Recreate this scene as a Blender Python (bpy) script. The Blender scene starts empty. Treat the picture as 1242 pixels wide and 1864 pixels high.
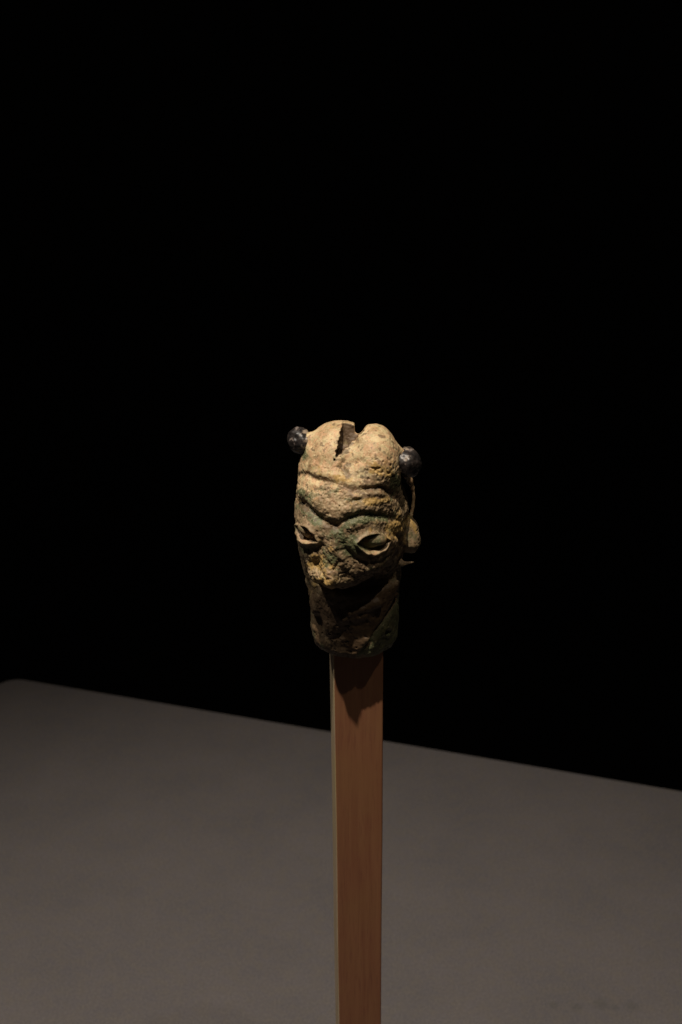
import bpy, math
import numpy as np
from mathutils import Vector

S = 0.0002            # one modelling unit (about one pixel of the photograph at the head) in metres
HZ = 1800.0           # height of the head's centre over the plinth top, modelling units
sc = bpy.context.scene
C = sc.collection

# ------------------------------------------------------------------ camera
cam_d = bpy.data.cameras.new("camera")
cam_d.sensor_fit = 'VERTICAL'
cam_d.sensor_height = 24.0
cam_d.lens = 24.0 * 3000 / 1864
cam_d.clip_start = 0.01
cam_d.clip_end = 50
cam_d.dof.use_dof = True
cam_d.dof.focus_distance = 2925 * S
cam_d.dof.aperture_fstop = 14
cam = bpy.data.objects.new("camera", cam_d)
cam.location = (-28 * S, -2696.5 * S, (HZ + 1315.9) * S)
cam.rotation_euler = (math.radians(65), 0, 0)
C.objects.link(cam)
sc.camera = cam

# ------------------------------------------------------------------ world and lamps (a dark museum case lit by small spots)
w = bpy.data.worlds.new("World")
sc.world = w
w.use_nodes = True
w.node_tree.nodes["Background"].inputs[0].default_value = (1.0, 0.92, 0.85, 1)
w.node_tree.nodes["Background"].inputs[1].default_value = 0.009
sc.view_settings.view_transform = 'Standard'
sc.view_settings.look = 'None'
sc.view_settings.gamma = 1
sc.view_settings.exposure = 0


def spot(name, direction, dist, power, col, target, radius, angle, blend):
    ld = bpy.data.lights.new(name, 'SPOT')
    ld.energy = power
    ld.color = col
    ld.shadow_soft_size = radius * S
    ld.spot_size = math.radians(angle)
    ld.spot_blend = blend
    o = bpy.data.objects.new(name, ld)
    d = Vector(direction).normalized()
    o.location = (Vector((0, 0, HZ)) + d * dist) * S
    o.rotation_euler = (Vector(target) - (Vector((0, 0, HZ)) + d * dist)).to_track_quat('-Z', 'Y').to_euler()
    C.objects.link(o)
    return o


WARM = (1.0, 0.87, 0.72)
spot("case_spot", (-0.14, -0.28, 1), 4600, 48, WARM, (-100, -120, 0), 30, 56, 1.0)
spot("case_spot", (0.177, -0.34, 1), 4600, 5.5, WARM, (100, -100, 0), 40, 60, 1.0)
spot("side_spot", (-0.50, 0.0, 1), 4600, 16, (1.0, 0.93, 0.84), (-100, -60, 0), 30, 56, 1.0)


# ------------------------------------------------------------------ small helpers
def tag(o, label=None, cat=None, kind=None, group=None):
    if label: o['label'] = label
    if cat: o['category'] = cat
    if kind: o['kind'] = kind
    if group: o['group'] = group
    return o


_rng = np.random.RandomState(7)
_lat = _rng.rand(64, 64, 64).astype(np.float32) * 2 - 1


def vnoise(p):
    """smooth lattice noise in -1..1 at points p (n,3)"""
    p = p + 1000.0
    i = np.floor(p).astype(np.int64)
    f = (p - i).astype(np.float32)
    f = f * f * f * (f * (f * 6 - 15) + 10)
    i &= 63
    j = (i + 1) & 63
    x0, y0, z0 = i.T
    x1, y1, z1 = j.T
    fx, fy, fz = f.T
    a = _lat[x0, y0, z0] * (1 - fx) + _lat[x1, y0, z0] * fx
    b = _lat[x0, y1, z0] * (1 - fx) + _lat[x1, y1, z0] * fx
    c = _lat[x0, y0, z1] * (1 - fx) + _lat[x1, y0, z1] * fx
    d = _lat[x0, y1, z1] * (1 - fx) + _lat[x1, y1, z1] * fx
    return (a * (1 - fy) + b * fy) * (1 - fz) + (c * (1 - fy) + d * fy) * fz


_R = np.array([[0.36, 0.48, -0.8], [-0.8, 0.6, 0.0], [0.48, 0.64, 0.6]])


def fbm(p, scale, octaves=4, gain=0.5, seed=0.0):
    q = p / scale + seed
    s = np.zeros(len(p), np.float32)
    a = 1.0
    for _ in range(octaves):
        s += a * vnoise(q)
        q = (q @ _R.T) * 2.03 + 7.7
        a *= gain
    return s


def smin(a, b, k):
    h = np.clip(0.5 + 0.5 * (b - a) / k, 0, 1)
    return b * (1 - h) + a * h - k * h * (1 - h)


def smax(a, b, k):
    return -smin(-a, -b, k)


def ellipsoid(P, c, r):
    x, y, z = P
    q = np.sqrt(((x - c[0]) / r[0]) ** 2 + ((y - c[1]) / r[1]) ** 2 + ((z - c[2]) / r[2]) ** 2)
    return (q - 1) * min(r)


def capsule(P, a, b, ra, rb):
    x, y, z = P
    a = np.array(a, float); b = np.array(b, float)
    ab = b - a
    t = ((x - a[0]) * ab[0] + (y - a[1]) * ab[1] + (z - a[2]) * ab[2]) / ab.dot(ab)
    t = np.clip(t, 0, 1).astype(np.float32)
    d = np.sqrt((x - a[0] - t * ab[0]) ** 2 + (y - a[1] - t * ab[1]) ** 2 + (z - a[2] - t * ab[2]) ** 2)
    return d - (ra + (rb - ra) * t)


def grid(lo, hi, h):
    ax = [np.arange(lo[i], hi[i] + h, h, dtype=np.float32) for i in range(3)]
    return (ax[0][:, None, None], ax[1][None, :, None], ax[2][None, None, :])


def surface_nets(d, lo, h):
    """vertices and quads of the zero level of the field d"""
    ins = d < 0
    n = np.zeros([s - 1 for s in d.shape], np.int8)
    for i in (0, 1):
        for j in (0, 1):
            for k in (0, 1):
                n += ins[i:i + n.shape[0], j:j + n.shape[1], k:k + n.shape[2]]
    act = np.argwhere((n > 0) & (n < 8))
    idx = np.full(n.shape, -1, np.int64)
    idx[tuple(act.T)] = np.arange(len(act))
    acc = np.zeros((len(act), 3)); cnt = np.zeros(len(act))
    corners = [np.array(c) for c in np.ndindex(2, 2, 2)]
    for a in corners:
        for ax in range(3):
            if a[ax]: continue
            b = a.copy(); b[ax] = 1
            va = d[tuple((act + a).T)]; vb = d[tuple((act + b).T)]
            m = (va < 0) != (vb < 0)
            t = np.where(m, va / np.where(m, va - vb, 1), 0)
            pt = np.tile(a.astype(float), (len(act), 1)); pt[:, ax] = t
            acc[m] += pt[m]; cnt[m] += 1
    v = (act + acc / cnt[:, None]) * h + np.array(lo)
    quads = []
    for ax in range(3):
        o1, o2 = [(1, 2), (2, 0), (0, 1)][ax]
        sl0 = [slice(1, -1)] * 3; sl1 = [slice(1, -1)] * 3
        sl0[ax] = slice(0, -1); sl1[ax] = slice(1, None)
        A = ins[tuple(sl0)]; B = ins[tuple(sl1)]
        e = np.argwhere(A != B)
        up = A[tuple(e.T)]
        off = np.ones(3, int); off[ax] = 0
        e = e + off
        q = []
        for da, db in ((0, 0), (1, 0), (1, 1), (0, 1)):
            c = e.copy(); c[:, o1] -= 1 - da; c[:, o2] -= 1 - db
            q.append(idx[tuple(c.T)])
        q = np.stack(q, 1)
        q[~up] = q[~up][:, ::-1]
        quads.append(q)
    return v, np.concatenate(quads)


def build_mesh(name, v, f, mat, parent=None, attr=None, smooth=True):
    me = bpy.data.meshes.new(name)
    v = np.asarray(v, np.float64); f = np.asarray(f, np.int64)
    k = f.shape[1]
    me.vertices.add(len(v)); me.vertices.foreach_set('co', (v * S).ravel())
    me.loops.add(f.size); me.loops.foreach_set('vertex_index', f.ravel())
    me.polygons.add(len(f))
    me.polygons.foreach_set('loop_start', np.arange(len(f)) * k)
    me.polygons.foreach_set('loop_total', np.full(len(f), k))
    me.update(calc_edges=True)
    me.validate()
    if smooth:
        me.polygons.foreach_set('use_smooth', np.ones(len(me.polygons), bool))
    if attr is not None:
        at = me.attributes.new('patina_and_shade', 'FLOAT_COLOR', 'POINT')
        at.data.foreach_set('color', np.asarray(attr, np.float32).ravel())
    me.materials.append(mat)
    o = bpy.data.objects.new(name, me)
    C.objects.link(o)
    if parent is not None:
        o.parent = parent
    return o


def normals(v, f):
    n = np.cross(v[f[:, 2]] - v[f[:, 0]], v[f[:, 3]] - v[f[:, 1]])
    out = np.zeros_like(v)
    for k in range(4):
        for c in range(3):
            out[:, c] += np.bincount(f[:, k], n[:, c], len(v))
    return out / np.maximum(np.linalg.norm(out, axis=1, keepdims=True), 1e-9)


# ------------------------------------------------------------------ materials
def new_mat(name):
    m = bpy.data.materials.new(name)
    m.use_nodes = True
    nt = m.node_tree
    b = nt.nodes["Principled BSDF"]
    return m, nt, b


def nn(nt, t, **kw):
    n = nt.nodes.new(t)
    for k, v in kw.items():
        if k in n.inputs:
            n.inputs[k].default_value = v
        else:
            setattr(n, k, v)
    return n


def ramp(nt, src, stops):
    r = nt.nodes.new('ShaderNodeValToRGB')
    e = r.color_ramp.elements
    while len(e) < len(stops): e.new(0.5)
    for i, (p, c) in enumerate(stops):
        e[i].position = p
        e[i].color = (c, c, c, 1) if isinstance(c, (int, float)) else (*c, 1)
    nt.links.new(src, r.inputs[0])
    return r.outputs[0]


def mix(nt, fac, a, b, mode='MIX'):
    m = nt.nodes.new('ShaderNodeMix')
    m.data_type = 'RGBA'; m.blend_type = mode
    for sock, val in ((m.inputs[0], fac), (m.inputs[6], a), (m.inputs[7], b)):
        if hasattr(val, 'links'):
            nt.links.new(val, sock)
        elif isinstance(val, (int, float)):
            sock.default_value = val
        else:
            sock.default_value = (*val, 1)
    return m.outputs[2]


def noise(nt, co, scale, detail=4, rough=0.6, dist=0.0):
    n = nn(nt, 'ShaderNodeTexNoise', Scale=scale, Detail=detail, Roughness=rough, Distortion=dist)
    nt.links.new(co, n.inputs['Vector'])
    return n.outputs[0]


def bronze_material():
    m, nt, b = new_mat("patinated_bronze")
    tc = nt.nodes.new('ShaderNodeTexCoord')
    co = tc.outputs['Object']
    L = nt.links
    n1 = noise(nt, co, 190, 5, 0.65, 0.6)      # broad mottling, ~5 mm
    n2 = noise(nt, co, 460, 4, 0.6, 0.8)
    n3 = noise(nt, co, 1500, 3, 0.6)
    base = mix(nt, ramp(nt, n1, [(0.40, 0.0), (0.58, 1.0)]), (0.24, 0.165, 0.08), (0.43, 0.34, 0.19))
    base = mix(nt, ramp(nt, n2, [(0.46, 0.0), (0.60, 0.75)]), base, (0.38, 0.22, 0.12))
    base = mix(nt, ramp(nt, n2, [(0.30, 0.8), (0.42, 0.0)]), base, (0.28, 0.24, 0.12))
    at = nt.nodes.new('ShaderNodeAttribute'); at.attribute_name = 'patina_and_shade'
    sp = nt.nodes.new('ShaderNodeSeparateColor')
    L.new(at.outputs['Color'], sp.inputs[0])
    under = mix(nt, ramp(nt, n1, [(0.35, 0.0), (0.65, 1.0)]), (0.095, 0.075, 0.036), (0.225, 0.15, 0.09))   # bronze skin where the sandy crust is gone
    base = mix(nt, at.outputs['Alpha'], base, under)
    base = mix(nt, sp.outputs[1], base, (0.34, 0.22, 0.07))          # ochre
    base = mix(nt, sp.outputs[0], base, mix(nt, n2, (0.045, 0.058, 0.025), (0.10, 0.112, 0.05)))   # green
    base = mix(nt, sp.outputs[2], base, mix(nt, n2, (0.05, 0.03, 0.014), (0.095, 0.058, 0.030)))    # brown, also carrying the painted shade
    base = mix(nt, ramp(nt, n3, [(0.31, 0.5), (0.40, 0.0)]), base, (0.07, 0.042, 0.02))
    crumb = nt.nodes.new('ShaderNodeMath'); crumb.operation = 'MULTIPLY'
    inv = nt.nodes.new('ShaderNodeMath'); inv.operation = 'SUBTRACT'; inv.inputs[0].default_value = 1.0; L.new(sp.outputs[2], inv.inputs[1])
    L.new(ramp(nt, n3, [(0.58, 0.0), (0.70, 0.5)]), crumb.inputs[0]); L.new(inv.outputs[0], crumb.inputs[1])
    base = mix(nt, crumb.outputs[0], base, (0.50, 0.40, 0.26))      # pale crumbs, only where the sandy crust survives
    L.new(base, b.inputs['Base Color'])
    b.inputs['Roughness'].default_value = 0.62
    b.inputs['Specular IOR Level'].default_value = 0.35
    vor = nn(nt, 'ShaderNodeTexVoronoi', Scale=900.0)
    L.new(co, vor.inputs['Vector'])
    h = nt.nodes.new('ShaderNodeMath'); h.operation = 'MULTIPLY_ADD'
    L.new(n2, h.inputs[0]); h.inputs[1].default_value = 1.6; L.new(vor.outputs[0], h.inputs[2])
    bu = nn(nt, 'ShaderNodeBump', Strength=0.15, Distance=0.0002)
    L.new(h.outputs[0], bu.inputs['Height'])
    L.new(bu.outputs[0], b.inputs['Normal'])
    return m


def dark_material():
    m, nt, b = new_mat("blackened_metal")
    tc = nt.nodes.new('ShaderNodeTexCoord'); co = tc.outputs['Object']
    n1 = noise(nt, co, 330, 5, 0.6, 0.8)
    n2 = noise(nt, co, 1300, 3, 0.6)
    c = mix(nt, ramp(nt, n1, [(0.42, 0.0), (0.62, 1.0)]), (0.006, 0.005, 0.005), (0.022, 0.017, 0.015))
    c = mix(nt, ramp(nt, n1, [(0.60, 0.0), (0.68, 0.8)]), c, (0.16, 0.13, 0.115))
    at = nt.nodes.new('ShaderNodeAttribute'); at.attribute_name = 'patina_and_shade'
    c = mix(nt, at.outputs['Alpha'], c, mix(nt, n1, (0.06, 0.045, 0.035), (0.34, 0.27, 0.20)))     # paler mottled patch towards the stub
    nt.links.new(c, b.inputs['Base Color'])
    b.inputs['Roughness'].default_value = 0.4
    b.inputs['Metallic'].default_value = 0.0
    b.inputs['Specular IOR Level'].default_value = 0.4
    bu = nn(nt, 'ShaderNodeBump', Strength=0.2, Distance=0.0002)
    nt.links.new(n1, bu.inputs['Height'])
    nt.links.new(bu.outputs[0], b.inputs['Normal'])
    return m


def wood_material(name="reddish_wood", cs=((0.225, 0.092, 0.048), (0.265, 0.12, 0.060), (0.18, 0.073, 0.042), (0.25, 0.125, 0.055))):
    m, nt, b = new_mat(name)
    tc = nt.nodes.new('ShaderNodeTexCoord')
    mp = nn(nt, 'ShaderNodeMapping'); mp.inputs['Scale'].default_value = (1, 1, 0.045)
    nt.links.new(tc.outputs['Object'], mp.inputs[0])
    n1 = noise(nt, mp.outputs[0], 420, 5, 0.65, 0.5)
    n2 = noise(nt, mp.outputs[0], 1700, 3, 0.6)
    n3 = noise(nt, tc.outputs['Object'], 60, 3, 0.5)
    c = mix(nt, ramp(nt, n1, [(0.35, 0.0), (0.65, 1.0)]), cs[0], cs[1])
    c = mix(nt, ramp(nt, n2, [(0.36, 0.55), (0.47, 0.0)]), c, cs[2])
    c = mix(nt, ramp(nt, n3, [(0.40, 0.0), (0.65, 0.5)]), c, cs[3])
    nt.links.new(c, b.inputs['Base Color'])
    b.inputs['Roughness'].default_value = 0.5
    b.inputs['Specular IOR Level'].default_value = 0.35
    bu = nn(nt, 'ShaderNodeBump', Strength=0.25, Distance=0.0002)
    nt.links.new(n2, bu.inputs['Height'])
    nt.links.new(bu.outputs[0], b.inputs['Normal'])
    return m


def plinth_material():
    m, nt, b = new_mat("grey_painted_board")
    tc = nt.nodes.new('ShaderNodeTexCoord'); co = tc.outputs['Object']
    n1 = noise(nt, co, 22, 4, 0.55)
    n2 = noise(nt, co, 900, 3, 0.7)
    n4 = noise(nt, co, 130, 3, 0.6)
    c = mix(nt, ramp(nt, n1, [(0.35, 0.0), (0.65, 1.0)]), (0.092, 0.085, 0.089), (0.107, 0.097, 0.099))
    c = mix(nt, ramp(nt, n4, [(0.40, 0.0), (0.66, 0.5)]), c, (0.112, 0.098, 0.082))
    c = mix(nt, ramp(nt, n2, [(0.36, 0.65), (0.52, 0.0)]), c, (0.062, 0.060, 0.066))
    c = mix(nt, ramp(nt, n2, [(0.54, 0.0), (0.68, 0.6)]), c, (0.150, 0.138, 0.130))
    # faint smudges on the board, near the front right
    for x, y, r in ((681.2, 809.5, 17), (764.3, 801.2, 15), (717.5, 797.0, 9), (613.7, 797.0, 12), (551.4, 805.3, 10)):
        vd = nn(nt, 'ShaderNodeVectorMath', operation='DISTANCE')
        nt.links.new(co, vd.inputs[0]); vd.inputs[1].default_value = (x * S, y * S, 0)
        mr = nn(nt, 'ShaderNodeMapRange'); mr.interpolation_type = 'SMOOTHSTEP'
        nt.links.new(vd.outputs['Value'], mr.inputs[0])
        mr.inputs[1].default_value = r * S * 2.0; mr.inputs[2].default_value = r * S * 0.3
        mr.inputs[3].default_value = 0.0; mr.inputs[4].default_value = 0.28
        c = mix(nt, mr.outputs[0], c, (0.045, 0.048, 0.045))
    nt.links.new(c, b.inputs['Base Color'])
    b.inputs['Roughness'].default_value = 0.85
    b.inputs['Specular IOR Level'].default_value = 0.15
    bu = nn(nt, 'ShaderNodeBump', Strength=0.2, Distance=0.0002)
    nt.links.new(n2, bu.inputs['Height'])
    nt.links.new(bu.outputs[0], b.inputs['Normal'])
    return m


def black_material():
    m, nt, b = new_mat("matt_black_cloth")
    tc = nt.nodes.new('ShaderNodeTexCoord')
    n1 = noise(nt, tc.outputs['Object'], 12, 4, 0.6)
    c = mix(nt, n1, (0.03, 0.03, 0.03), (0.065, 0.06, 0.055))
    nt.links.new(c, b.inputs['Base Color'])
    b.inputs['Roughness'].default_value = 1.0
    b.inputs['Specular IOR Level'].default_value = 0.0
    return m


M_BR, M_DK, M_WD, M_PL, M_BK = bronze_material(), dark_material(), wood_material(), plinth_material(), black_material()
M_WE = wood_material('wood_painted_side_light', ((0.32, 0.235, 0.15), (0.42, 0.33, 0.22), (0.22, 0.13, 0.07), (0.34, 0.27, 0.11)))  # paler variant of the rod wood, with side light put into its colour


# ------------------------------------------------------------------ plinth, floor, back wall
def flat_sheet(name, x0, x1, y0, y1, z, mat):
    return build_mesh(name, np.array([(x0, y0, z), (x1, y0, z), (x1, y1, z), (x0, y1, z)]), [(0, 1, 2, 3)], mat, smooth=False)


tag(flat_sheet("floor", -12000, 12000, -9000, 14000, -4600, M_BK), kind='structure')
wall = build_mesh("back_wall", np.array([(-12000, 13000, -4600), (12000, 13000, -4600), (12000, 13000, 14000), (-12000, 13000, 14000)]),
                  [(0, 1, 2, 3)], M_BK, smooth=False)
tag(wall, kind='structure')


def plinth():
    ang = math.radians(-17.3)
    ex = np.array([math.cos(ang), math.sin(ang)]); ey = np.array([-math.sin(ang), math.cos(ang)])
    corner = np.array([-1267.8, 2555.0])           # far left corner of the top
    Wd, Dp, R = 3300.0, 3900.0, 82.0
    ring = []
    def arc(cx, cy, a0):
        for k in range(13):
            a = math.radians(a0 + 90 * k / 12)
            ring.append((cx + R * math.cos(a), cy + R * math.sin(a)))
    # local frame: x to the right along the far edge, y towards the back (0 at far edge)
    arc(Wd - R, -R, 0); arc(R, -R, 90); arc(R, -Dp + R, 180); arc(Wd - R, -Dp + R, 270)
    ring = np.array(ring)
    ctr = np.array([Wd / 2, -Dp / 2])
    n = len(ring)
    prof = [(0, -4590)] + [(0, -7)] + [(7 * (1 - math.cos(t)), -7 + 7 * math.sin(t)) for t in (0.4, 0.8, 1.2)] + [(7, 0)]
    verts, faces = [], []
    nrm = ring - np.roll(ring, 1, 0); nrm = nrm + np.roll(nrm, -1, 0)
    nrm = np.stack([nrm[:, 1], -nrm[:, 0]], 1); nrm /= np.linalg.norm(nrm, axis=1, keepdims=True)
    for ins, z in prof:
        r = ring - nrm * ins
        for p in r:
            q = corner + ex * p[0] + ey * p[1]
            verts.append((q[0], q[1], z))
    for k in range(len(prof) - 1):
        for i in range(n):
            j = (i + 1) % n
            faces.append((k * n + i, k * n + j, (k + 1) * n + j, (k + 1) * n + i))
    me = bpy.data.meshes.new("display_plinth")
    faces.append(tuple((len(prof) - 1) * n + i for i in range(n)))
    me.from_pydata([(a * S, b * S, c * S) for a, b, c in verts], [], faces)
    me.materials.append(M_PL)
    o = bpy.data.objects.new("display_plinth", me); C.objects.link(o)
    tag(o, "matt dark grey display plinth with a rounded corner under the wooden rod", "plinth")


plinth()


# ------------------------------------------------------------------ wooden rod (squared stick, slightly tapering)
def rod():
    rot = math.radians(4.8)
    zs = [0, 300, 600, 900, 1200, 1500, HZ - 148]
    b = 7
    verts, faces = [], []
    prof = []
    n = None
    for z in zs:
        t = z / (HZ - 148)
        hw = 42.5 + 4.5 * t                   # half width
        cx = 13 - 13.0 * t
        wob = 0.6 * math.sin(z * 0.011)
        pts = []
        for qx, qy in ((1, -1), (1, 1), (-1, 1), (-1, -1)):
            a0 = {(1, -1): -90, (1, 1): 0, (-1, 1): 90, (-1, -1): 180}[(qx, qy)]
            bb = 3.0 if (qx, qy) != (-1, -1) else 3.5
            for k in range(4):
                a = math.radians(a0 + 30 * k)
                pts.append((qx * (hw - bb) + bb * math.cos(a), qy * (hw - bb) + bb * math.sin(a)))
        n = len(pts)
        for x, y in pts:
            X = x * math.cos(rot) - y * math.sin(rot); Y = x * math.sin(rot) + y * math.cos(rot)
            verts.append((cx + wob + X, Y, z))
    for k in range(len(zs) - 1):
        for i in range(n):
            j = (i + 1) % n
            faces.append((k * n + i, k * n + j, (k + 1) * n + j, (k + 1) * n + i))
    faces.append(tuple(range(n))[::-1])
    faces.append(tuple((len(zs) - 1) * n + i for i in range(n)))
    me = bpy.data.meshes.new("wooden_rod")
    me.from_pydata([(a * S, b_ * S, c * S) for a, b_, c in verts], [], faces)
    me.materials.append(M_WD)
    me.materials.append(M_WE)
    for p in me.polygons:                        # left face takes the paler wood that has side light in its colour
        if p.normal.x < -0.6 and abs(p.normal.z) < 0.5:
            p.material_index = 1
    o = bpy.data.objects.new("wooden_rod", me); C.objects.link(o)
    tag(o, "reddish brown squared wooden rod holding up the bronze head", "rod")


rod()

# ------------------------------------------------------------------ the bronze finial
fin = bpy.data.objects.new("bronze_finial", None)
fin.empty_display_size = 0.01
fin.location = (0, 0, (HZ - 212) * S)
C.objects.link(fin)
tag(fin, "weathered bronze finial shaped as a grimacing face with cleft crown, on the wooden rod", "finial")
OFF = np.array([0, 0, 212.0])       # meshes are modelled about the head's centre; the empty sits at the socket's lower rim

CP, SP = math.cos(math.radians(25)), math.sin(math.radians(25))


def zz(v, Y=0.0):                     # height of a point seen at picture row v, if it lies at depth Y
    return (985 - v - SP * Y) / CP


def uv(p):                            # front view coordinates (seen from 25 degrees above)
    return 649 + p[:, 0], 985 - (CP * p[:, 2] + SP * p[:, 1])


def P3(u, v, Y):
    return (u - 649, Y, zz(v, Y))


def crown_hollow(P):
    """hollow of the cracked crown: a slit seen between the lobes"""
    X, Y, Z = P
    c = P3(627, 809, -56)
    dx, dy, dz = X - c[0], Y - c[1], Z - c[2]
    vv = -(CP * dz + SP * dy)           # down in the picture
    ww = CP * dy - SP * dz              # away along the view
    ca, sa = math.cos(math.radians(25)), math.sin(math.radians(25))
    s1 = dx * ca + vv * sa
    s2 = -dx * sa + vv * ca
    wd = 19.5 - 0.30 * (s2 + 30) + 1.0 * np.sin(s2 * 0.37) + 0.8 * np.sin(s2 * 0.83 + ww * 0.1 + 1)       # wide at the top, pointed at the bottom, ragged sides
    d = smax(np.abs(s1 + 0.06 * s2) - wd, -36 - s2, 9)
    return smax(d, np.abs(ww) - 58, 10)


def head_field(P):
    X, Y, Z = P
    vs = np.array([790, 812, 835, 850, 870, 895, 920, 960, 990, 1020, 1045, 1070, 1100, 1125, 1170])
    uL = np.array([600, 572, 554, 549, 545, 542, 541, 541, 543, 548, 552, 557, 563, 569, 580])
    uR = np.array([690, 705, 708, 712, 724, 736, 743, 742, 737, 733, 731, 730, 728, 725, 715])
    b = np.array([40, 58, 68, 74, 80, 84, 86, 88, 88, 80, 70, 58, 54, 56, 60])
    cy = np.array([5, 5, 4, 3, 0, -2, -2, 0, 4, 10, 16, 22, 20, 14, 8])
    zs = (985 - vs) / CP
    o = np.argsort(zs)
    Zf = Z.ravel()
    A = np.interp(Zf, zs[o], ((uR - uL) / 2.0)[o]).astype(np.float32)[None, None, :]
    Cx = np.interp(Zf, zs[o], ((uR + uL) / 2.0 - 649)[o]).astype(np.float32)[None, None, :]
    B = np.interp(Zf, zs[o], b[o]).astype(np.float32)[None, None, :]
    Cy = np.interp(Zf, zs[o], cy[o]).astype(np.float32)[None, None, :]
    q = np.sqrt(((X - Cx) / A) ** 2 + ((Y - Cy) / B) ** 2)
    d = (q - 1) * np.minimum(A, B)
    d = smax(d, Z - zz(800), 20)
    d = smax(d, zz(1150) - Z, 10)
    # overhanging face mask
    mk = ellipsoid(P, P3(634, 958, -34), (95, 88, 138))
    xs = np.array([538, 552, 572, 592, 620, 660, 700, 742]) - 649.0
    ve = np.array([1032, 1046, 1068, 1082, 1078, 1062, 1042, 1016])
    zl = np.interp(X.ravel(), xs, (985 - ve + SP * 95) / CP).astype(np.float32)[:, None, None]
    mk = smax(mk, (zl + 0.25 * (Y + 95) - Z) * 0.85, 24)
    d = smin(d, mk, 12)
    # nose running down to the left
    d = smin(d, capsule(P, P3(614, 962, -98), P3(604, 1044, -107), 11, 23), 12)
    d = smin(d, ellipsoid(P, P3(578, 1040, -88), (16, 18, 16)), 12)
    d = smin(d, ellipsoid(P, P3(636, 1046, -96), (15, 18, 13)), 10)
    # two crown lobes and the horn stubs
    lobe = ellipsoid(P, P3(621, 841, 10), (68, 68, 74))
    lobe2 = ellipsoid(P, P3(679, 847, -14), (48, 70, 72))
    lobe = smin(lobe, lobe2, 3)
    lobe = smin(lobe, capsule(P, P3(596, 812, 6), P3(566, 802, 8), 20, 12), 10)
    lobe = smin(lobe, capsule(P, P3(700, 818, -16), P3(729, 831, -14), 14, 10), 8)
    d = smin(d, lobe, 20)
    # lower lip and chin
    d = smin(d, capsule(P, P3(638, 1114, -85), P3(688, 1094, -74), 6, 8), 6)
    d = smin(d, capsule(P, P3(626, 1126, -83), P3(662, 1120, -81), 4, 5), 6)
    d = smin(d, ellipsoid(P, P3(646, 1098, -34), (52, 40, 30)), 20)
    bd = np.sqrt((X + 2) ** 2 + (Y - 1) ** 2) - 83.0                        # wedge of the chin hanging over the socket
    bd = smax(bd, (-79 + (-89 - Z) * 0.36 - X) * 0.94, 5)
    bd = smax(bd, (X - 73 + (-89 - Z) * 0.70) * 0.82, 5)
    bd = smax(bd, Y + 20, 6)
    bd = smax(bd, -203 - Z, 5)
    bd = smax(bd, Z + 66, 10)
    d = smin(d, bd, 7)
    d = smin(d, ellipsoid(P, P3(578, 1098, -22), (15, 26, 26)), 8)
    d = smax(d, -crown_hollow(P), 1.6)
    # V notch between the lobes at the very top
    c = P3(657, 770, -20)
    dx, dy, dz = X - c[0], Y - c[1], Z - c[2]
    vv = -(CP * dz + SP * dy)
    d = smax(d, -(np.sqrt(((dx + 0.25 * vv) / 10.5) ** 2 + (vv / 23.0) ** 2) - 1) * 8.0, 3)
    return d


def stroke(u, v, pts, amp, sig, taper=True):
    pts = np.array(pts, float)
    best = np.full(len(u), 1e9); tt = np.zeros(len(u))
    n = len(pts) - 1
    for i in range(n):
        a, b = pts[i], pts[i + 1]
        ab = b - a
        t = np.clip(((u - a[0]) * ab[0] + (v - a[1]) * ab[1]) / ab.dot(ab), 0, 1)
        d = (u - a[0] - t * ab[0]) ** 2 + (v - a[1] - t * ab[1]) ** 2
        m = d < best
        best[m] = d[m]; tt[m] = (i + t[m]) / n
    w = amp * np.exp(-best / (2 * sig * sig))
    if taper:
        w *= 0.45 + 0.55 * np.clip(np.minimum(tt, 1 - tt) * 5, 0, 1)
    return w


STROKES = [
    # furrow under the crown
    ([(538, 868), (559, 865), (575, 875), (603, 878), (624, 886), (645, 895)], -5, 3.6),
    ([(645, 895), (660, 894), (693, 889), (706, 897), (718, 908)], -6, 3.2),
    ([(575, 862), (600, 868), (620, 868)], 4, 6),
    ([(628, 838), (622, 852), (630, 866)], -5, 4),
    ([(634, 848), (652, 842), (664, 850)], -2.5, 4),
    # wrinkled brow ridge, a V from left and right
    ([(534, 893), (567, 906), (588, 923), (606, 937), (634, 930), (660, 917), (690, 914), (708, 922)], 3, 9),
    ([(640, 905), (655, 903), (670, 899), (700, 903)], 3.5, 3),
    ([(634, 917), (643, 912), (657, 909)], -4, 2.2),
    ([(534, 907), (556, 920), (576, 938), (592, 952)], -9, 4.6),
    ([(614, 957), (636, 943), (660, 937), (690, 938), (719, 946)], -8.5, 4.8),
    ([(596, 950), (606, 958), (616, 956)], -5, 6),
    # hollows round the eyes
    ([(546, 946), (562, 953), (584, 972)], 3.5, 4),
    ([(541, 990), (552, 999), (568, 1002), (584, 992)], -4, 5),
    ([(628, 980), (640, 968), (672, 959), (706, 962), (728, 972)], -3, 7),
    ([(632, 998), (645, 1012), (667, 1022), (692, 1019), (714, 1004)], -5, 4),
    # cheek and nose
    ([(700, 1010), (680, 1026), (650, 1034)], 4, 7),
    ([(588, 985), (583, 1008), (574, 1030)], -2.5, 4.5),
    ([(626, 985), (634, 1010), (648, 1030)], -4.5, 4.5),
    ([(608, 985), (606, 1012), (603, 1040)], 3, 5),
    ([(600, 1022), (606, 1034), (612, 1030), (618, 1020)], -5, 2.8),
    ([(585, 1036), (592, 1050), (583, 1056)], -3.5, 2.6),
    ([(608, 1045), (604, 1058)], 3.5, 3),
    ([(575, 1055), (568, 1040)], -4, 3),
    # furrows down the right cheek behind the eye
    ([(724, 912), (736, 936), (738, 960)], -3, 4),
    ([(716, 968), (728, 980), (730, 1000)], -4, 3.5),
]


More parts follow.
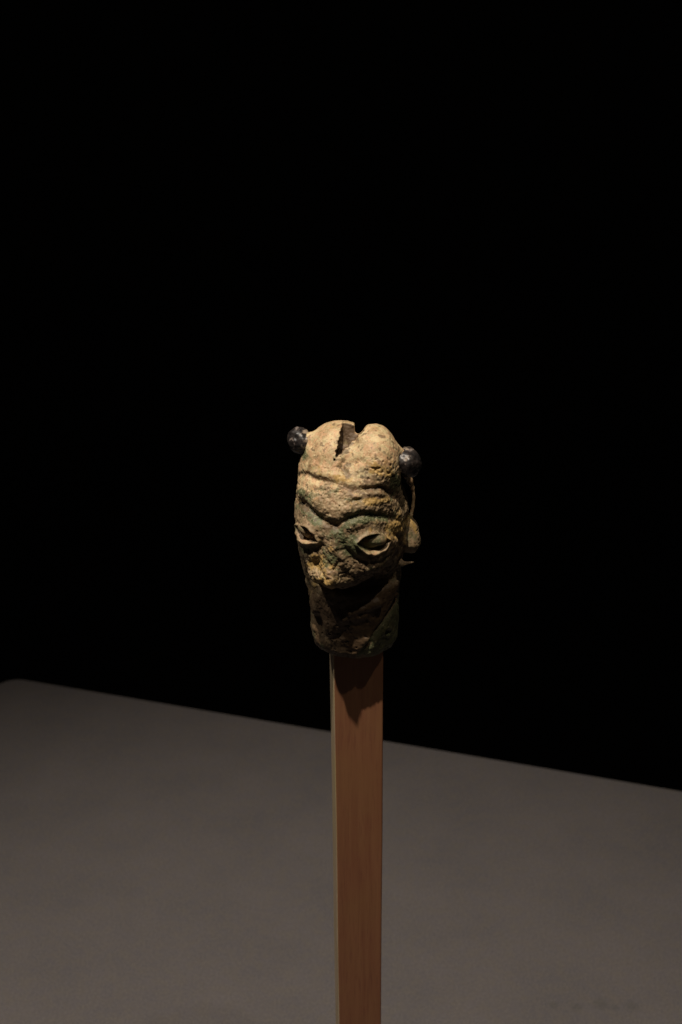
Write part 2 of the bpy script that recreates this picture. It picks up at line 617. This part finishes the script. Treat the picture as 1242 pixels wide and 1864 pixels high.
# the eyes: centre, half length, height above and below the corner line, tilt
EYES = [(677, 984, 28, 12, 18, -4), (561, 970, 22, 10, 13, 34)]


def almond(u, v):
    """relief of the two almond eye openings with their raised lids"""
    e = np.zeros(len(u))
    for cu, cv, L, hu, hl, ang in EYES:
        a = math.radians(ang)
        p = (u - cu) * math.cos(a) + (v - cv) * math.sin(a)
        q = -(u - cu) * math.sin(a) + (v - cv) * math.cos(a)
        env = np.clip(1 - (p / L) ** 2, 0, 1)
        edge = np.where(q < 0, -q - hu * env, q - hl * env)       # negative inside
        edge = np.where(np.abs(p) > L, np.hypot(np.abs(p) - L, q), edge)
        inside = np.clip(-edge / 2.2 + 0.3, 0, 1)
        e += -11.0 * inside * (0.8 + 0.2 * (q < 0))
        lid = np.exp(-((edge - 2.6) / 2.6) ** 2)
        e += lid * (0.95 + 0.35 * np.sin(p * 0.31 + cu) * np.sin(p * 0.13 + q * 0.2)) * (1 - inside) * np.where(q < 0, 4.5, 5.5)
    return e


def blob(u, v, cu, cv, ru, rv=None, ang=0):
    rv = rv or ru
    a = math.radians(ang)
    du, dv = u - cu, v - cv
    x = du * math.cos(a) + dv * math.sin(a); y = -du * math.sin(a) + dv * math.cos(a)
    return np.exp(-((x / ru) ** 2 + (y / rv) ** 2))


def patina_and_shade(p):
    u, v = uv(p)
    n = fbm(p, 13, 4, 0.6, 3.3)
    g = np.zeros(len(p)); o = np.zeros(len(p)); d = np.zeros(len(p))
    for a in ((620, 985, 22, 32, 20), (668, 944, 50, 13, -3), (575, 945, 24, 10, 45), (640, 995, 14, 24, -30), (565, 935, 34, 6, 40), (605, 1012, 22, 12, 0), (676, 990, 26, 12, 0),
              (566, 995, 22, 10, 0), (690, 1165, 42, 34, 0), (655, 1190, 30, 10, 0), (552, 900, 14, 7, 35), (716, 885, 12, 26, 0),
              (556, 828, 5, 12, 0), (640, 945, 26, 9, -30), (660, 1115, 24, 10, -25), (724, 1130, 8, 30, 0)):
        g = np.maximum(g, blob(u, v, *a))
    for a in ((585, 1020, 24, 16, 0), (672, 912, 30, 8, -5), (718, 960, 18, 30, 0), (586, 1055, 22, 12, 0), (694, 862, 26, 12, 20),
              (620, 873, 24, 6, 10), (742, 950, 14, 16, 0), (596, 1066, 26, 6, 0), (568, 1092, 10, 14, 0), (710, 1150, 10, 8, 0)):
        o = np.maximum(o, blob(u, v, *a))
    for a in ((640, 892, 40, 10, 8), (700, 892, 30, 9, 20), (660, 1035, 60, 16, -8), (632, 862, 10, 14, 0), (722, 995, 18, 24, 0), (600, 960, 18, 10, 0),
              (660, 1060, 60, 18, -10), (575, 870, 30, 6, 12), (668, 897, 52, 12, 6), (560, 930, 26, 7, 42), (634, 802, 16, 30, 22)):
        d = np.maximum(d, blob(u, v, *a))
    g = np.clip((g + 0.42 * n - 0.36) * 3.0, 0, 0.92)
    o = np.clip((o + 0.45 * fbm(p, 11, 4, 0.6, 9.1) - 0.36) * 2.6, 0, 0.85)
    d = np.clip((d + 0.45 * fbm(p, 9, 4, 0.6, 21.0) - 0.50) * 2.4, 0, 0.75)
    # stray flecks everywhere
    g = np.maximum(g, np.clip((fbm(p, 16, 4, 0.6, 40.0) - 0.62) * 4, 0, 0.6) * np.clip((v - 850) / 40, 0, 1))
    d = np.maximum(d, np.clip((fbm(p, 8, 3, 0.6, 55.0) - 0.62) * 4, 0, 0.7))
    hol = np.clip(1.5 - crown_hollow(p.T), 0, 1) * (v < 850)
    d = np.maximum(d, hol * np.clip(1.0 + 0.1 * n, 0, 1)); g = g * (1 - hol); o = o * (1 - hol)  # brown inside the hollow, deepened to paint its missing shade
    bare = np.clip((v - 872 + 0.12 * (u - 640)) / 26 + 0.9 * fbm(p, 15, 4, 0.6, 70.0) - 0.15, 0, 0.85)
    bare *= 1 - 0.5 * blob(u, v, 590, 1050, 34, 26) - 0.35 * blob(u, v, 610, 915, 40, 18, 20)
    lids = blob(u, v, 679, 1004, 26, 6) + blob(u, v, 560, 985, 18, 6, 34)                # lower lids keep crust colour, painting in the light they catch
    bare *= 1 - 0.8 * np.clip(lids, 0, 1); g *= 1 - 0.8 * np.clip(lids, 0, 1); d *= 1 - 0.7 * np.clip(lids, 0, 1)
    low = np.clip((v - 1068 + 0.16 * (u - 600) * (u > 600) + 8 * n) / 16, 0, 1)                                  # neck and socket: dark bronze deepened by painted shade, green on the right
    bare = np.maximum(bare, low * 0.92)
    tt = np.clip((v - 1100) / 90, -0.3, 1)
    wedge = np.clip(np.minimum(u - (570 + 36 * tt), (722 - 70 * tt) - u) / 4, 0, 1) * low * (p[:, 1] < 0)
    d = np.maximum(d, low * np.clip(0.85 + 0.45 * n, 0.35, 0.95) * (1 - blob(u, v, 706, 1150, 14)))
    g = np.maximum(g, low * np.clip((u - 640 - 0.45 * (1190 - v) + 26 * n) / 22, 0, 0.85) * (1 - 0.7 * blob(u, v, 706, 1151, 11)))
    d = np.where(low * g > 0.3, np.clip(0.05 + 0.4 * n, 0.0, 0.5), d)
    g = g * (1 - wedge); d = np.maximum(d, wedge * np.clip(1.0 + 0.1 * n, 0, 1))  # chin wedge painted darkest, for the shade it hangs in
    return np.stack([g, o * (1 - 0.6 * low), d, bare], 1)


def rough(v, n, amt=1.0, front=None):
    e = 2.3 * fbm(v, 24, 2, 0.5, 1.0) + 0.6 * fbm(v, 8, 3, 0.5, 5.0)
    pit = np.clip(fbm(v, 5.0, 2, 0.5, 11.0) - 0.6, 0, 1) * 4.0
    chip = np.clip(fbm(v, 9.0, 2, 0.5, 31.0) - 0.4, 0, 0.15) * 4.5       # small raised crust
    return (e - pit + chip) * amt


EYE_AT = []


def make_head():
    h = 1.25
    lo, hi = (-125, -140, -190), (110, 105, 262)
    P = grid(lo, hi, h)
    d = head_field(P)
    v, f = surface_nets(d, lo, h)
    n = normals(v, f)
    u, vv = uv(v)
    facing = -(n[:, 1] * CP - n[:, 2] * SP)                 # towards the camera side
    wgt = np.clip((facing - 0.06) / 0.25, 0, 1)
    e = np.zeros(len(v))
    warp_u = u + 1.5 * fbm(v, 12, 3, 0.5, 77.0)
    warp_v = vv + 1.5 * fbm(v, 12, 3, 0.5, 88.0)
    for pts, amp, sig in STROKES:
        e += stroke(warp_u, warp_v, pts, amp * 0.95, sig)
    e += almond(0.5 * (u + warp_u), 0.5 * (vv + warp_v))
    amt = np.where(vv < 850, 0.55, 1.0)
    amt = np.clip((vv - 820) / 60, 0, 1) * 0.5 + 0.5
    lump = np.clip((vv - 870) / 30, 0, 1) * np.clip((1080 - vv) / 30, 0, 1)
    near_eye = np.maximum(blob(u, vv, 679, 988, 42, 30), blob(u, vv, 560, 972, 30, 28))
    amt = amt * (1 - 0.55 * near_eye)
    e = e * wgt + 0.8 * wgt * blob(u, vv, 600, 1040, 30, 30) * fbm(v, 6, 2, 0.6, 44.0) + rough(v, n) * amt + lump * (1 - near_eye) * 0.9 * fbm(v, 4.2, 2, 0.6, 61.0) * wgt
    hol = np.clip((0.3 - crown_hollow(v.T)) / 3.0, 0, 1) * (vv < 860)
    e += hol * (5.0 * fbm(v, 9, 3, 0.6, 15.0) + 2.0)
    # pores on the right of the forehead
    pr = blob(u, vv, 695, 858, 26, 20)
    e -= np.clip(vnoise(v / 4.5 + 5) - 0.25, 0, 1) * 7.5 * pr
    for cu, cv, *_ in EYES:
        m = (np.hypot(u - cu, vv - cv) < 5) & (facing > 0)
        EYE_AT.append((cu, cv, v[m].mean(0)))
    v2 = v + n * e[:, None]
    o = build_mesh("head", v2 + OFF, f, M_BR, fin, patina_and_shade(v2))
    return o


make_head()


def part_from_field(name, field, lo, hi, h, mat, amt=1.0, extra=None, pat=True):
    P = grid(lo, hi, h)
    v, f = surface_nets(field(P).astype(np.float32), lo, h)
    n = normals(v, f)
    e = rough(v, n, amt)
    if extra is not None:
        e = e + extra(v, n)
    v = v + n * e[:, None]
    return build_mesh(name, v + OFF, f, mat, fin, patina_and_shade(v) if pat else None)


# socket that grips the rod
def socket_field(P):
    X, Y, Z = P
    zf = Z.ravel()
    R = np.interp(zf, [-212, -205, -195, -180, -165, -140, -118, -100], [62, 72, 77.5, 80.5, 81.5, 81, 77, 70]).astype(np.float32)[None, None, :]
    r = np.sqrt((X + 2) ** 2 + (Y - 3) ** 2)
    d = r - R
    d = smax(d, -212 - Z, 5)
    d = smax(d, Z + 112, 10)
    d = smax(d, -np.maximum(r - 62, Z + 150), 3)      # bored for the rod
    # flap of the neckpiece sweeping up the right side
    return d


def socket_marks(v, n):
    u, vv = uv(v)
    front = np.clip(-n[:, 1] * 2, 0, 1)
    rr = np.hypot(u - 706, vv - 1151)
    e = 2.6 * np.exp(-((rr - 8) / 3.0) ** 2) - 3 * np.exp(-(rr / 4.5) ** 2)
    e += stroke(u, vv, [(676, 1186), (690, 1150), (708, 1118), (722, 1095)], 5, 7)
    e += stroke(u, vv, [(660, 1180), (678, 1146), (696, 1116)], -4, 5)
    e += stroke(u, vv, [(566, 1115), (574, 1150), (590, 1186)], 3, 5)
    e += stroke(u, vv, [(575, 1118), (586, 1150), (600, 1180)], -3, 5)
    return e * front


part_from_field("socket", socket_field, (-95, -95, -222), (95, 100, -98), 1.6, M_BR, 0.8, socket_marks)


# ear on the right side, with its lower lip of metal
def ear_field(P):
    d = ellipsoid(P, P3(741, 973, 0), (21, 24, 37))
    d = smin(d, ellipsoid(P, P3(751, 985, -2), (13, 20, 24)), 5)
    d = smax(d, zz(1006, -8) - P[2], 3)
    s = capsule(P, P3(728, 1026, -22), P3(753, 1023, -14), 6.0, 1.8)
    s = smin(s, capsule(P, P3(722, 1018, -10), P3(732, 1026, -18), 8.0, 6.0), 4)
    return np.minimum(d, s)


part_from_field("ear", ear_field, (62, -50, -70), (125, 45, 70), 1.3, M_BR, 0.8)


# thin strand of metal bowing from the knob down to the ear
def tube(name, pts, radii, mat, parent, seg=10):
    pts = np.array(pts, float)
    t = np.linspace(0, 1, len(pts)); tt = np.linspace(0, 1, 26)
    Q = np.stack([np.interp(tt, t, pts[:, i]) for i in range(3)], 1)
    for _ in range(4):
        Q[1:-1] = (Q[:-2] + 2 * Q[1:-1] + Q[2:]) / 4
    R = np.interp(tt, t, radii)
    R = R * (1 + 0.15 * np.sin(tt * 37) + 0.1 * np.sin(tt * 71 + 1))
    verts, faces = [], []
    for i in range(len(Q)):
        d = Q[min(i + 1, len(Q) - 1)] - Q[max(i - 1, 0)]
        d /= np.linalg.norm(d)
        a = np.cross(d, (0, 1, 0)); a /= np.linalg.norm(a)
        b = np.cross(d, a)
        for k in range(seg):
            an = 2 * math.pi * k / seg
            verts.append(Q[i] + R[i] * (a * math.cos(an) + 1.6 * b * math.sin(an)))
    for i in range(len(Q) - 1):
        for k in range(seg):
            j = (k + 1) % seg
            faces.append((i * seg + k, i * seg + j, (i + 1) * seg + j, (i + 1) * seg + k))
    v = np.array(verts)
    return build_mesh(name, v + OFF, np.array(faces), mat, parent, np.tile((0.0, 0.1, 0.0, 0.0), (len(v), 1)))


tube("strand", [P3(736, 860, 26), P3(746, 874, 44), P3(752, 890, 48), P3(754, 910, 42), P3(751, 930, 28), P3(744, 948, 12)],
     [6, 5.5, 3.6, 3.0, 3.2, 4], M_BR, fin)


# dark knobs on the two horn stubs
def knob(u, v, Y, r, seed, side):
    c = P3(u, v, Y)
    def fld(P):
        d = ellipsoid(P, c, (r, r, r))
        return d
    def ex(p, n):
        return 3.4 * fbm(p, 22, 3, 0.45, seed)
    k = r + 9
    o = part_from_field("knob", fld, (c[0] - k, c[1] - k, c[2] - k), (c[0] + k, c[1] + k, c[2] + k), 1.3, M_DK, 0.25, ex, pat=False)
    co = np.empty(len(o.data.vertices) * 3); o.data.vertices.foreach_get('co', co)
    co = co.reshape(-1, 3) / S - OFF
    t = ((co[:, 0] - c[0]) * side + 0.4 * (co[:, 2] - c[2])) / r
    m = np.clip((t - 0.6 + 0.7 * fbm(co, 11, 3, 0.6, seed + 9)) * 2.2, 0, 0.9)
    at = o.data.attributes.new('patina_and_shade', 'FLOAT_COLOR', 'POINT')
    at.data.foreach_set('color', np.repeat(m, 4).astype(np.float32))
    return o


o = knob(549, 806, 16, 23.5, 2.0, 1); o['label'] = "blackened round knob on the left horn stub"
o = knob(739, 844, -14, 26.5, 6.0, -1); o['label'] = "larger blackened round knob on the right horn stub"


# eyeballs with green patina
def eye(at, back, r, lab, tilt=0):
    c = np.array(at[2]) + np.array((0, back, 0))
    nu, nv = 28, 16
    verts, faces = [], []
    for i in range(nv + 1):
        th = math.pi * i / nv
        for j in range(nu):
            ph = 2 * math.pi * j / nu
            x, y, z = r[0] * math.sin(th) * math.cos(ph), r[1] * math.sin(th) * math.sin(ph), r[2] * math.cos(th)
            ct, st = math.cos(tilt), math.sin(tilt)
            verts.append((c[0] + x * ct + z * st, c[1] + y, c[2] - x * st + z * ct))
    for i in range(nv):
        for j in range(nu):
            k = (j + 1) % nu
            faces.append((i * nu + j, (i + 1) * nu + j, (i + 1) * nu + k, i * nu + k))
    v_ = np.array(verts)
    v_ += ((v_ - c) / np.array(r)) * (0.8 * fbm(v_, 8, 3, 0.6, 4.0))[:, None]
    o = build_mesh("eye", v_ + OFF, np.array(faces), M_BR, fin, patina_and_shade(v_))
    o['label'] = lab
    return o


eye(EYE_AT[0], 12.0, (25, 13, 15), "hollowed almond eye on the right side of the face", 0.0)
eye(EYE_AT[1], 13, (18, 11, 10), "narrow slanting eye on the left side of the face", 0.6)
